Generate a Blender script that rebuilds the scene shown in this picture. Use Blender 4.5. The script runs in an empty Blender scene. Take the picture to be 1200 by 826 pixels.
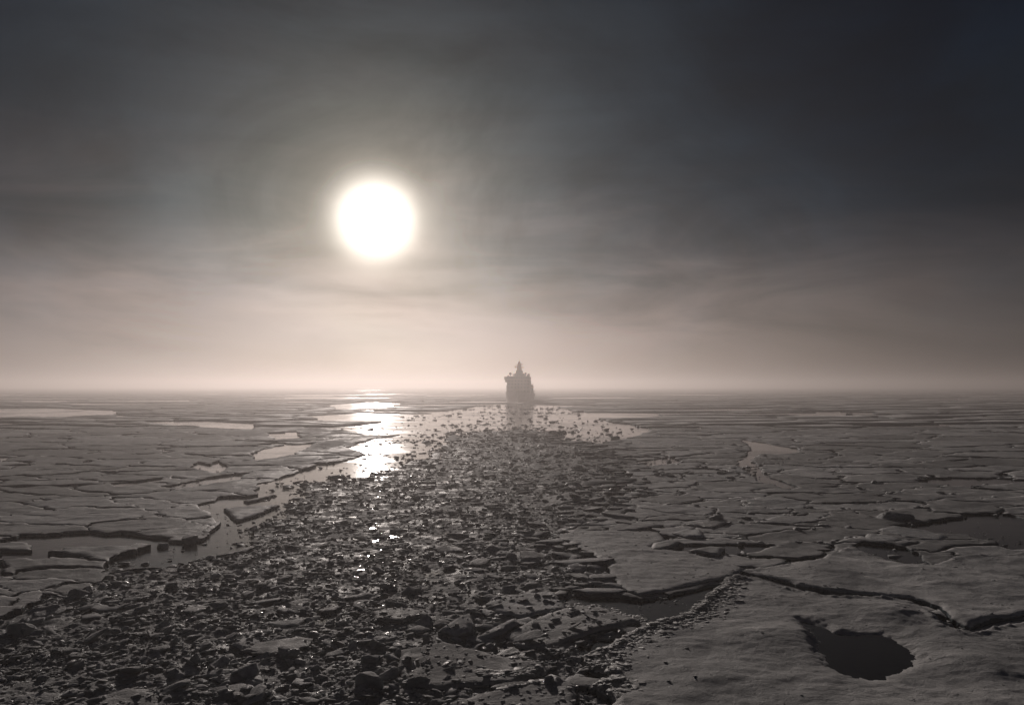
import bpy, bmesh, math, random
import numpy as np
from mathutils import Vector, Matrix
from mathutils.bvhtree import BVHTree
from mathutils.geometry import delaunay_2d_cdt

random.seed(11)
RNG = np.random.default_rng(11)
SC = bpy.context.scene
COL = SC.collection
R = math.radians

# ------------------------------------------------------------------ camera, sky, sun, exposure
H = 16.0                       # eye height above the water (bridge deck)
F = 900.0                      # focal length in pixels of the 1200 px wide photograph
PITCH = math.atan(39.0 / F)    # horizon a little under the middle of the picture
cam = bpy.data.cameras.new("camera")
cam.sensor_width = 36.0
cam.lens = F / 1200.0 * 36.0
cam.clip_start = 0.5
cam.clip_end = 30000.0
camo = bpy.data.objects.new("camera", cam)
COL.objects.link(camo)
camo.location = (0, 0, H)
camo.rotation_euler = (math.pi / 2 + PITCH, 0, 0)
SC.camera = camo


def ray(px, py):
    cx, cy = (px - 600.0) / F, (413.0 - py) / F
    c, s = math.cos(PITCH), math.sin(PITCH)
    return Vector((cx, c - cy * s, s + cy * c))


def g(px, py, z=0.0):
    """where the line of sight through a point of the photograph meets the level z"""
    d = ray(px, py)
    t = (z - H) / d.z
    return (d.x * t, d.y * t)


SUN_DIR = ray(440, 257).normalized()
SUN_EL = math.asin(SUN_DIR.z)
SUN_AZ = math.atan2(SUN_DIR.x, SUN_DIR.y)      # from +Y towards +X
EXPOSURE = -1.75
SC.view_settings.view_transform = 'Standard'
SC.view_settings.look = 'None'
SC.view_settings.gamma = 1.0
SC.view_settings.use_curve_mapping = False
SC.view_settings.exposure = EXPOSURE
SC.render.engine = 'CYCLES'
SC.cycles.use_denoising = True
SC.cycles.max_bounces = 5
SC.cycles.diffuse_bounces = 2
SC.cycles.glossy_bounces = 3
SC.cycles.volume_bounces = 0
SC.cycles.sample_clamp_indirect = 8.0
SC.cycles.caustics_reflective = False
SC.cycles.caustics_refractive = False

sun = bpy.data.lights.new("sun", 'SUN')
sun.energy = 4.9
sun.angle = R(1.2)             # the disc is softened by the thin fog
sun.color = (1.0, 0.89, 0.82)
suno = bpy.data.objects.new("sun", sun)
COL.objects.link(suno)
suno.location = (-60, 300, 90)
suno.rotation_euler = (-SUN_DIR).to_track_quat('-Z', 'Y').to_euler()


class N:
    """small helper round a node tree"""
    def __init__(self, nt):
        self.nt = nt
        self.n = nt.nodes
        self.l = nt.links

    def node(self, t, **kw):
        x = self.n.new(t)
        for k, v in kw.items():
            setattr(x, k, v)
        return x

    def put(self, sock, v):
        if isinstance(v, bpy.types.NodeSocket):
            self.l.new(v, sock)
        else:
            sock.default_value = v

    def math(self, op, a, b=0.0, c=0.0, clamp=False):
        x = self.node('ShaderNodeMath', operation=op, use_clamp=clamp)
        self.put(x.inputs[0], a)
        self.put(x.inputs[1], b)
        self.put(x.inputs[2], c)
        return x.outputs[0]

    def vmath(self, op, a, b=(0, 0, 0)):
        x = self.node('ShaderNodeVectorMath', operation=op)
        self.put(x.inputs[0], a)
        self.put(x.inputs[1], b)
        return x.outputs['Value'] if op in ('DOT_PRODUCT', 'LENGTH') else x.outputs[0]

    def mix(self, f, a, b, blend='MIX'):
        x = self.node('ShaderNodeMix', data_type='RGBA', blend_type=blend)
        self.put(x.inputs[0], f)
        self.put(x.inputs[6], a)
        self.put(x.inputs[7], b)
        return x.outputs[2]

    def noise(self, vec, scale, detail=4, rough=0.55, dist=0.0):
        x = self.node('ShaderNodeTexNoise')
        self.put(x.inputs['Vector'], vec)
        x.inputs['Scale'].default_value = scale
        x.inputs['Detail'].default_value = detail
        x.inputs['Roughness'].default_value = rough
        x.inputs['Distortion'].default_value = dist
        return x.outputs[0]

    def ramp(self, v, lo, hi, a=0.0, b=1.0):
        x = self.node('ShaderNodeMapRange', interpolation_type='SMOOTHSTEP')
        self.put(x.inputs[0], v)
        x.inputs[1].default_value = lo
        x.inputs[2].default_value = hi
        x.inputs[3].default_value = a
        x.inputs[4].default_value = b
        return x.outputs[0]

    def scale3(self, vec, s):
        return self.vmath('MULTIPLY', vec, s)

    def colmul(self, col, f):
        x = self.node('ShaderNodeVectorMath', operation='SCALE')
        self.put(x.inputs[0], col)
        self.put(x.inputs['Scale'], f)
        return x.outputs[0]


def build_world():
    w = bpy.data.worlds.new("World")
    SC.world = w
    w.use_nodes = True
    t = N(w.node_tree)
    t.n.clear()
    out = t.node('ShaderNodeOutputWorld')
    bg = t.node('ShaderNodeBackground')
    t.l.new(bg.outputs[0], out.inputs[0])
    sky = t.node('ShaderNodeTexSky', sky_type='NISHITA')
    sky.sun_disc = False
    sky.sun_elevation = SUN_EL
    sky.sun_rotation = SUN_AZ
    sky.air_density = 1.0
    sky.dust_density = 1.5
    d = t.node('ShaderNodeTexCoord').outputs['Generated']
    cosang = t.math('MINIMUM', t.vmath('DOT_PRODUCT', d, tuple(SUN_DIR)), 0.999999)
    ang = t.math('MULTIPLY', t.math('ARCCOSINE', cosang), 180.0 / math.pi)     # degrees from the sun
    k = 2.0 ** (-EXPOSURE)
    # thin cloud in front of the sun: forward scattering, and the disc spread by the fog
    core = t.math('MULTIPLY', t.math('EXPONENT', t.math('MULTIPLY', t.math('POWER', t.math('DIVIDE', ang, 2.2), 2.0), -1.0)), 3.2 * k)
    mid = t.math('MULTIPLY', t.math('EXPONENT', t.math('DIVIDE', ang, -3.4)), 0.74 * k)
    aur = t.math('MULTIPLY', t.math('EXPONENT', t.math('DIVIDE', ang, -9.0)), 0.055 * k)
    aur2 = t.math('MULTIPLY', t.math('EXPONENT', t.math('DIVIDE', ang, -24.0)), 0.034 * k)
    # the veil is seen edge-on low down and thins overhead
    up = t.node('ShaderNodeSeparateXYZ')
    t.l.new(d, up.inputs[0])
    thick = t.math('MINIMUM', t.math('DIVIDE', 0.22, t.math('ADD', t.math('ABSOLUTE', up.outputs[2]), 0.05)), 1.2)
    # cloud veils: layered near the horizon, torn higher up
    flat = t.vmath('MULTIPLY', d, (1.0, 1.0, 2.2))
    veil = t.noise(t.vmath('ADD', t.vmath('MULTIPLY', d, (1.0, 1.0, 1.5)), (0.3, 0.0, 0.7)), 2.2, 7, 0.56, 1.0)
    veil = t.ramp(veil, 0.36, 0.64, 0.30, 1.75)
    lay = t.noise(t.vmath('MULTIPLY', d, (1.0, 1.0, 14.0)), 1.6, 4, 0.5, 0.3)
    lay = t.ramp(lay, 0.35, 0.66, 0.82, 1.12)
    mod = t.math('MULTIPLY', t.math('MULTIPLY', veil, lay), thick)
    a = t.vmath('ADD', t.colmul((1.0, 0.90, 0.82), t.math('MULTIPLY', aur, mod)), t.colmul((0.42, 0.82, 1.22), t.math('MULTIPLY', aur2, mod)))
    c = t.vmath('ADD', t.colmul((1.0, 0.92, 0.82), core), t.colmul((1.0, 0.80, 0.62), t.math('MULTIPLY', mid, t.math('ADD', t.math('MULTIPLY', veil, 0.45), 0.55))))
    hs = t.node('ShaderNodeHueSaturation')
    hs.inputs['Saturation'].default_value = 1.35
    t.l.new(sky.outputs[0], hs.inputs['Color'])
    # the cloud lets about a third of the clear sky through
    s = t.colmul(hs.outputs[0], t.math('MULTIPLY', t.ramp(t.noise(flat, 2.0, 5, 0.6, 0.4), 0.3, 0.7, 0.07, 0.15), 0.05))
    s = t.vmath('MULTIPLY', s, (0.35, 0.85, 1.5))          # what comes through is the blue of the clear sky
    # far fog bank standing above the horizon, lit from behind, its top torn
    el = t.math('MULTIPLY', t.math('ARCSINE', up.outputs[2]), 180.0 / math.pi)
    el = t.math('ADD', el, t.math('MULTIPLY', t.math('SUBTRACT', t.noise(t.vmath('MULTIPLY', d, (1.0, 1.0, 5.0)), 2.6, 5, 0.55, 0.6), 0.5), 12.0))
    bank = t.math('EXPONENT', t.math('MULTIPLY', t.math('POWER', t.math('DIVIDE', t.math('MAXIMUM', el, 0.0), 7.6), 2.0), -1.0))
    bank = t.math('MULTIPLY', bank, t.math('MULTIPLY', t.math('EXPONENT', t.math('DIVIDE', ang, -15.0)), 1.25 * k))
    a = t.vmath('ADD', a, t.colmul((1.0, 0.76, 0.69), bank))
    tot = t.vmath('ADD', t.vmath('ADD', a, c), s)
    t.l.new(tot, bg.inputs['Color'])
    bg.inputs['Strength'].default_value = 1.0


build_world()


# ------------------------------------------------------------------ materials
def new_mat(name):
    m = bpy.data.materials.new(name)
    m.use_nodes = True
    t = N(m.node_tree)
    t.n.clear()
    out = t.node('ShaderNodeOutputMaterial')
    b = t.node('ShaderNodeBsdfPrincipled')
    t.l.new(b.outputs[0], out.inputs[0])
    return m, t, b


def bump(t, b, height, strength, dist, prev=None):
    x = t.node('ShaderNodeBump')
    x.inputs['Strength'].default_value = strength
    x.inputs['Distance'].default_value = dist
    t.l.new(height, x.inputs['Height'])
    if prev is not None:
        t.l.new(prev, x.inputs['Normal'])
    t.l.new(x.outputs[0], b.inputs['Normal'])
    return x.outputs[0]


def mat_snow(name, light, dark, rough=0.75, frost=False):
    m, t, b = new_mat(name)
    p = t.node('ShaderNodeNewGeometry').outputs['Position']
    nrm = t.node('ShaderNodeNewGeometry').outputs['Normal']
    big = t.noise(t.scale3(p, (1, 0.45, 1)), 0.09, 5, 0.6, 0.6)
    mid = t.noise(t.scale3(p, (1, 0.6, 1)), 0.7, 6, 0.65, 0.4)
    f = t.ramp(t.math('ADD', t.math('MULTIPLY', big, 0.6), t.math('MULTIPLY', mid, 0.4)), 0.40, 0.60)
    col = t.mix(f, dark + (1,), light + (1,))
    each = t.node('ShaderNodeObjectInfo').outputs['Random']
    col = t.mix(1.0, col, t.ramp(each, 0, 1, 0.66, 1.10), 'MULTIPLY')
    col = t.mix(0.35, col, t.ramp(t.noise(p, 4.0, 6, 0.75), 0.3, 0.7, 0.5, 1.2), 'MULTIPLY')
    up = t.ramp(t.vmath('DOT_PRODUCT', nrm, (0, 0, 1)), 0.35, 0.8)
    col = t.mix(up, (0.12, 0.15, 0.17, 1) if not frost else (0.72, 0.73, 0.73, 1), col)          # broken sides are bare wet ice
    t.l.new(col, b.inputs['Base Color'])
    rr = t.ramp(f, 0, 1, rough - 0.25, rough + 0.1)
    t.l.new(rr, b.inputs['Roughness'])
    b.inputs['Specular IOR Level'].default_value = 0.12
    patch = t.ramp(t.noise(p, 0.16, 3, 0.5), 0.42, 0.62, 0.15, 1.0)
    ridge = t.math('MULTIPLY', t.noise(t.scale3(p, (0.8, 1.25, 1)), 1.0, 5, 0.55, 1.5), patch)
    lump = t.noise(p, 0.55, 5, 0.6, 0.3)
    fine = t.noise(p, 7.0, 6, 0.72)
    n1 = bump(t, b, lump, 0.45, 0.45)
    n2 = bump(t, b, ridge, 0.45 if not frost else 0.8, 0.30, n1)
    n3 = bump(t, b, fine, 0.9 if not frost else 1.0, 0.08, n2)
    bump(t, b, t.noise(p, 28.0, 4, 0.7), 0.5, 0.016, n3)
    return m


def mat_brash(name):
    m, t, b = new_mat(name)
    geo = t.node('ShaderNodeNewGeometry')
    p, nrm = geo.outputs['Position'], geo.outputs['Normal']
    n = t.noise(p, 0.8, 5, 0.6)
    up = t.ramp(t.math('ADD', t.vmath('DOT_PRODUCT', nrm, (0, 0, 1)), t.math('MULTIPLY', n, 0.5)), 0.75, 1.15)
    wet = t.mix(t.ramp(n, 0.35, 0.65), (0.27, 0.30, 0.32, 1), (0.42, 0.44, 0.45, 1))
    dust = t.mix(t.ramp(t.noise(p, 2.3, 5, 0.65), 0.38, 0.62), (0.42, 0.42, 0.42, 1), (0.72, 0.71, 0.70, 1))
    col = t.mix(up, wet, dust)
    t.l.new(col, b.inputs['Base Color'])
    # drained ice is matt; here and there a wet film
    film = t.ramp(t.noise(p, 1.6, 4, 0.6), 0.62, 0.65)
    rg = t.math('SUBTRACT', t.ramp(up, 0, 1, 0.66, 0.85), t.math('MULTIPLY', film, 0.56))
    t.l.new(rg, b.inputs['Roughness'])
    b.inputs['Specular IOR Level'].default_value = 0.35
    n1 = bump(t, b, t.noise(p, 2.6, 7, 0.7), 0.9, 0.16)
    bump(t, b, t.noise(p, 13.0, 4, 0.65), 0.7, 0.035, n1)
    return m


def mat_slush(name):
    m, t, b = new_mat(name)
    p = t.node('ShaderNodeNewGeometry').outputs['Position']
    n = t.noise(p, 0.35, 6, 0.65, 0.5)
    f = t.ramp(n, 0.36, 0.58)
    t.l.new(t.mix(f, (0.20, 0.205, 0.21, 1), (0.58, 0.575, 0.57, 1)), b.inputs['Base Color'])
    t.l.new(t.ramp(f, 0, 1, 0.50, 0.85), b.inputs['Roughness'])
    b.inputs['Specular IOR Level'].default_value = 0.25
    n1 = bump(t, b, t.noise(p, 2.2, 8, 0.72), 1.0, 0.22)
    bump(t, b, t.noise(p, 9.0, 5, 0.7), 0.9, 0.06, n1)
    return m


def mat_sea():
    m, t, b = new_mat("sea_water")
    p = t.node('ShaderNodeNewGeometry').outputs['Position']
    film = t.noise(t.scale3(p, (0.6, 1.0, 1)), 0.05, 6, 0.6, 0.8)       # thin grease ice on part of the water
    f = t.ramp(film, 0.46, 0.62)
    t.l.new(t.mix(f, (0.008, 0.011, 0.013, 1), (0.030, 0.032, 0.032, 1)), b.inputs['Base Color'])
    t.l.new(t.ramp(f, 0, 1, 0.09, 0.17), b.inputs['Roughness'])
    b.inputs['IOR'].default_value = 1.333
    n1 = bump(t, b, t.noise(t.scale3(p, (0.7, 1.3, 1)), 1.6, 4, 0.6), 0.30, 0.05)
    bump(t, b, t.noise(p, 0.25, 2, 0.5), 0.06, 0.2, n1)
    return m


def mat_plain(name, col, rough=0.5, metal=0.0, var=0.15):
    m, t, b = new_mat(name)
    p = t.node('ShaderNodeTexCoord').outputs['Object']
    n = t.noise(t.scale3(p, (1, 1, 0.3)), 0.6, 5, 0.65)
    lo = tuple(c * (1 - var) for c in col) + (1,)
    hi = tuple(min(1, c * (1 + var)) for c in col) + (1,)
    t.l.new(t.mix(t.ramp(n, 0.35, 0.65), lo, hi), b.inputs['Base Color'])
    b.inputs['Roughness'].default_value = rough
    b.inputs['Metallic'].default_value = metal
    return m


M = {
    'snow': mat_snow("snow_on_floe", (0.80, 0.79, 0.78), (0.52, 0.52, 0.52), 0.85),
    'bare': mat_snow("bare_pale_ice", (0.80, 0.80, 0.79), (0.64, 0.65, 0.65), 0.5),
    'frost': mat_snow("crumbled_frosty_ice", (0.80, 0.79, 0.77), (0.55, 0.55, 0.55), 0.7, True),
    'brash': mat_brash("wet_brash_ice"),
    'slush': mat_slush("slush"),
    'sea': mat_sea(),
    'hull': mat_plain("hull_paint", (0.035, 0.045, 0.075), 0.45),
    'boot': mat_plain("boot_topping", (0.10, 0.03, 0.025), 0.6),
    'house': mat_plain("superstructure_paint", (0.20, 0.16, 0.13), 0.5),
    'orange': mat_plain("mast_paint", (0.75, 0.33, 0.10), 0.5),
    'grey': mat_plain("grey_paint", (0.16, 0.16, 0.16), 0.5),
    'white': mat_plain("white_paint", (0.55, 0.55, 0.53), 0.4),
    'glass': mat_plain("window_glass", (0.02, 0.025, 0.03), 0.1),
}

# ------------------------------------------------------------------ helpers
_perm = RNG.permutation(256)
_gr = RNG.normal(size=(256, 2))
_gr /= np.linalg.norm(_gr, axis=1)[:, None]


def perlin(x, y):
    xi, yi = np.floor(x).astype(np.int64), np.floor(y).astype(np.int64)
    fx, fy = x - xi, y - yi
    u, v = fx * fx * fx * (fx * (fx * 6 - 15) + 10), fy * fy * fy * (fy * (fy * 6 - 15) + 10)

    def gd(ix, iy, dx, dy):
        h = _perm[(_perm[ix & 255] + iy) & 255]
        return _gr[h, 0] * dx + _gr[h, 1] * dy
    a = gd(xi, yi, fx, fy)
    b = gd(xi + 1, yi, fx - 1, fy)
    c = gd(xi, yi + 1, fx, fy - 1)
    d = gd(xi + 1, yi + 1, fx - 1, fy - 1)
    return (a + u * (b - a)) + v * ((c + u * (d - c)) - (a + u * (b - a)))


def fbm(x, y, scale, octv=4, rough=0.5):
    x, y = np.asarray(x, float) / scale + 37.3, np.asarray(y, float) / scale + 91.7
    s = np.zeros_like(x)
    a = 1.0
    for _ in range(octv):
        s += a * perlin(x, y)
        x, y, a = x * 2.03 + 11.1, y * 2.03 + 5.7, a * rough
    return s


def poly(pts):
    return np.array([g(*p) for p in pts])


def inside(P, poly_):
    r = np.zeros(len(P), bool)
    lo, hi = poly_.min(0), poly_.max(0)
    idx = np.nonzero(((P >= lo) & (P <= hi)).all(1))[0]
    x0, y0 = poly_[:, 0], poly_[:, 1]
    x1, y1 = np.roll(x0, -1), np.roll(y0, -1)
    sl = (x1 - x0) / (y1 - y0 + 1e-12)
    step = max(1, 400000 // len(poly_))
    for i in range(0, len(idx), step):
        k = idx[i:i + step]
        x, y = P[k, 0][:, None], P[k, 1][:, None]
        c = (y0 > y) != (y1 > y)
        r[k] = (c & (x < sl * (y - y0) + x0)).sum(1) % 2 == 1
    return r


def seg_dist(P, A, B):
    """distance to, and closest point on, a set of segments"""
    best = np.full(len(P), 1e18)
    pt = np.zeros_like(P)
    ab = B - A
    L2 = (ab ** 2).sum(1) + 1e-12
    step = max(1, 150000 // len(A))
    for i in range(0, len(P), step):
        p = P[i:i + step]
        dx, dy = p[:, 0][:, None] - A[:, 0], p[:, 1][:, None] - A[:, 1]
        t = np.clip((dx * ab[:, 0] + dy * ab[:, 1]) / L2, 0, 1)
        dx -= t * ab[:, 0]
        dy -= t * ab[:, 1]
        d2 = dx * dx + dy * dy
        j = d2.argmin(1)
        q = np.arange(len(p))
        best[i:i + step] = d2[q, j]
        pt[i:i + step] = A[j] + t[q, j][:, None] * ab[j]
    return np.sqrt(best), pt


def nearest(P, poly_):
    return seg_dist(P, poly_, np.roll(poly_, -1, 0))


def rough_outline(P, sp, amp, octv=4):
    """densify a closed outline and make it ragged"""
    out = []
    for a, b in zip(P, np.roll(P, -1, 0)):
        n = max(1, int(np.linalg.norm(b - a) / sp))
        for k in range(n):
            out.append(a + (b - a) * k / n)
    Q = np.array(out)
    d = np.roll(Q, -1, 0) - np.roll(Q, 1, 0)
    nrm = np.stack([d[:, 1], -d[:, 0]], 1) / (np.linalg.norm(d, axis=1)[:, None] + 1e-9)
    off = amp * (fbm(Q[:, 0], Q[:, 1], amp * 7, octv, 0.6) + 0.35 * fbm(Q[:, 0] + 50, Q[:, 1], amp * 1.6, 3, 0.6))
    return Q + nrm * off[:, None]


def tag(o, label=None, cat=None, group=None, kind=None):
    if label:
        o['label'] = label
    if cat:
        o['category'] = cat
    if group:
        o['group'] = group
    if kind:
        o['kind'] = kind
    return o


def mesh_np(name, V, faces=None, tris=None):
    me = bpy.data.meshes.new(name)
    if tris is not None:
        V = np.asarray(V, np.float32)
        T = np.asarray(tris, np.int32)
        me.vertices.add(len(V))
        me.vertices.foreach_set('co', V.ravel())
        me.loops.add(T.size)
        me.loops.foreach_set('vertex_index', T.ravel())
        me.polygons.add(len(T))
        me.polygons.foreach_set('loop_start', np.arange(0, T.size, 3, dtype=np.int32))
        me.update(calc_edges=True)
    else:
        me.from_pydata([tuple(v) for v in V], [], [tuple(f) for f in faces])
        me.update()
    return me


def obj(name, me, mat, parent=None, loc=None):
    o = bpy.data.objects.new(name, me)
    COL.objects.link(o)
    if mat is not None and not me.materials:
        me.materials.append(mat)
    if parent is not None:
        o.parent = parent
    if loc is not None:
        o.location = loc
    return o


def wall_in(V2, T, ztop, zbot, jitter, rng):
    """close a triangulated sheet into a plate: ragged sides under its rim"""
    T = np.asarray(T)
    E = np.concatenate([T[:, [0, 1]], T[:, [1, 2]], T[:, [2, 0]]])
    key = {}
    for a, b in E:
        key[(a, b)] = 1
    bd = [(a, b) for a, b in key if (b, a) not in key]
    vs = sorted({v for e in bd for v in e})
    nn = {v: np.zeros(2) for v in vs}
    for a, b in bd:
        d = V2[b] - V2[a]
        n = np.array([d[1], -d[0]]) / (np.hypot(*d) + 1e-9)
        nn[a] += n
        nn[b] += n
    base = len(V2)
    bv = V2[vs]
    jit = np.clip(1.6 * fbm(bv[:, 0], bv[:, 1], 0.8, 3, 0.6), -0.8, 1.0)
    m1, m2 = {}, {}
    extra = []
    for i, v in enumerate(vs):
        n = nn[v] / (np.hypot(*nn[v]) + 1e-9)
        zt = ztop[v]
        o1 = jit[i] * jitter
        extra.append((*(V2[v] + n * o1), zbot + (zt - zbot) * (0.62 + 0.12 * jit[i])))
        m1[v] = base + 2 * i
        extra.append((*(V2[v] + n * (o1 * 0.5 + 0.4 * jitter)), zbot))
        m2[v] = base + 2 * i + 1
    W = []
    for a, b in bd:
        W += [(b, a, m1[a]), (b, m1[a], m1[b]), (m1[b], m1[a], m2[a]), (m1[b], m2[a], m2[b])]
    return np.array(extra).reshape(-1, 3), np.array(W, int).reshape(-1, 3)


BUMPS = []      # (x, y, radius, height): hummocks and hollows in the snow


def floe_geo(out, sp, fb, tilt=(0, 0), und=0.12, zbot=-0.35, rim=0.10, hollow=None, fine=1.0, obst=(), shoulder=0.35, field=False):
    """plates of ice with a snowy top: the outline less the obstacles; a list of (verts, tris, number of top tris), largest first"""
    mn, mx = out.min(0), out.max(0)
    nx, ny = int((mx[0] - mn[0]) / sp) + 1, int((mx[1] - mn[1]) / (sp * 1.1)) + 1
    gx, gy = np.meshgrid(np.arange(nx) * sp + mn[0], np.arange(ny) * sp * 1.1 + mn[1])
    gx = gx + (np.arange(ny) % 2)[:, None] * sp * 0.5
    P = np.stack([gx.ravel(), gy.ravel()], 1)
    P = P + RNG.uniform(-0.25, 0.25, P.shape) * sp
    if len(P):
        P = P[inside(P, out)]
    if len(P):
        d, _ = nearest(P, out)
        P = P[d > sp * 0.45]
    n = len(out)
    pts = [out]
    edges = [(i, (i + 1) % n) for i in range(n)]
    base = n
    cuts, segs = [], []
    for ob in obst:
        if mx[0] < ob[:, 0].min() or mn[0] > ob[:, 0].max() or mx[1] < ob[:, 1].min() or mn[1] > ob[:, 1].max():
            continue
        cuts.append(ob)
        m = ((ob >= mn - 3 * sp) & (ob <= mx + 3 * sp)).all(1)
        m2 = m | np.roll(m, 1) | np.roll(m, -1)
        idx = np.nonzero(m2)[0]
        if len(idx):
            mp = {int(v): base + k for k, v in enumerate(idx)}
            pts.append(ob[idx])
            for v in idx:
                w = (int(v) + 1) % len(ob)
                if w in mp:
                    edges.append((mp[int(v)], mp[w]))
                    segs.append((ob[int(v)], ob[w]))
            base += len(idx)
        if len(P):
            P = P[~inside(P, ob)]
    c = out.mean(0)
    allp = np.concatenate(pts + [P]) - c
    r = delaunay_2d_cdt([Vector(p) for p in allp], edges, [], 0 if cuts else 1, 1e-5)
    V2 = np.array([tuple(v) for v in r[0]]) + c
    T = np.array(r[2], int)
    if len(T) == 0:
        return []
    if cuts:
        ce = V2[T].mean(1)
        k = inside(ce, out)
        for ob in cuts:
            k &= ~inside(ce, ob)
        T = T[k]
        if len(T) == 0:
            return []
    A = V2[T[:, 0]]
    ar = (V2[T[:, 1], 0] - A[:, 0]) * (V2[T[:, 2], 1] - A[:, 1]) - (V2[T[:, 1], 1] - A[:, 1]) * (V2[T[:, 2], 0] - A[:, 0])
    T[ar < 0] = T[ar < 0][:, ::-1]
    # connected pieces
    lab = np.arange(len(V2))
    while True:
        m = lab[T].min(1)
        new = lab.copy()
        for k in range(3):
            np.minimum.at(new, T[:, k], m)
        new = new[new]
        if (new == lab).all():
            break
        lab = new
    comp = lab[T[:, 0]]
    size = math.sqrt(max(1e-6, np.prod(mx - mn)))
    res = []
    for cid in np.unique(comp):
        Tc = T[comp == cid]
        used = np.unique(Tc)
        remap = np.full(len(V2), -1)
        remap[used] = np.arange(len(used))
        Vc = V2[used]
        Tc = remap[Tc]
        A, B, C = Vc[Tc[:, 0]], Vc[Tc[:, 1]], Vc[Tc[:, 2]]
        area_ = 0.5 * np.abs((B[:, 0] - A[:, 0]) * (C[:, 1] - A[:, 1]) - (B[:, 1] - A[:, 1]) * (C[:, 0] - A[:, 0])).sum()
        if area_ < (6 * sp) ** 2 * 0.5 and len(np.unique(comp)) > 1:
            continue
        x, y = Vc[:, 0], Vc[:, 1]
        e, _ = nearest(Vc, out)
        if segs:
            sa, sb = np.array([q[0] for q in segs]), np.array([q[1] for q in segs])
            e = np.minimum(e, seg_dist(Vc, sa, sb)[0])
        z = fb + tilt[0] * (x - c[0]) + tilt[1] * (y - c[1])
        if field:      # neighbours of one old sheet keep about one level
            z = z + 0.16 * fbm(x, y, 34.0, 2, 0.5)
        amp = und * min(1.0, size / 8.0)
        z = z + amp * fbm(x, y * 0.9, 3.0 + size * 0.10, 3, 0.5)
        z = z + fine * np.minimum(1, e / 0.5) * (0.05 * fbm(x * 0.8, y * 1.2, 1.1, 3, 0.6) + 0.13 * np.maximum(0, fbm(x * 0.6 + 7, y * 1.1, 3.6, 4, 0.55)) ** 1.2)
        z = z - shoulder * fb * np.exp(-e / (0.10 + 0.04 * size ** 0.5))
        z = z + rim * (0.4 + np.abs(fbm(x, y, 0.9, 3, 0.7))) * np.exp(-((e - 0.35) / 0.35) ** 2)
        for bx, by, br, bh in BUMPS:
            z = z + bh * np.exp(-(((x - bx) ** 2 + (y - by) ** 2) / br ** 2))
        if hollow is not None:
            dd, _ = nearest(Vc, hollow)
            sd = np.where(inside(Vc, hollow), -dd, dd) + 0.35 * fbm(x, y, 0.9, 4, 0.65)
            w = 1 / (1 + np.exp(np.clip(sd / 0.22, -40, 40)))
            z = z * (1 - w) + (fb - 0.30 + 0.05 * fbm(x, y, 1.3, 3)) * w
        z = np.maximum(z, 0.05)
        ex, W = wall_in(Vc, Tc, z, zbot, min(0.18, 0.25 * fb + 0.02), RNG)
        res.append((area_, np.concatenate([np.column_stack([Vc, z]), ex]), np.concatenate([Tc, W]), len(Tc)))
    res.sort(key=lambda q: -q[0])
    return [q[1:] for q in res]


def make_floe(name, out, mat, label=None, group=None, cat='ice floe', parent=None, **kw):
    first = None
    for gi, (V, T, nt) in enumerate(floe_geo(out, **kw)):
        c = V[:, :2].mean(0)
        V = V - np.array([c[0], c[1], 0])
        me = mesh_np(name, V, tris=T)
        sm = np.zeros(len(T), bool)
        sm[:nt] = True
        me.polygons.foreach_set('use_smooth', sm)
        o = obj(name, me, mat, parent, (c[0], c[1], 0))
        if gi == 0:
            tag(o, label, cat, group)
            first = o
        else:
            tag(o, ('cut-off piece of ' + label) if gi == 1 else ('%s cut-off piece of ' % ('second', 'third', 'fourth', 'fifth', 'sixth')[min(gi, 6) - 2] + label), cat, group)
    return first


# ------------------------------------------------------------------ sea
def build_sea():
    S = 9000.0
    V = [(-S, -600, 0), (S, -600, 0), (S, 2 * S, 0), (-S, 2 * S, 0)]
    o = obj('sea', mesh_np('sea', V, [(0, 1, 2, 3)]), M['sea'])
    tag(o, kind='structure')


build_sea()

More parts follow.
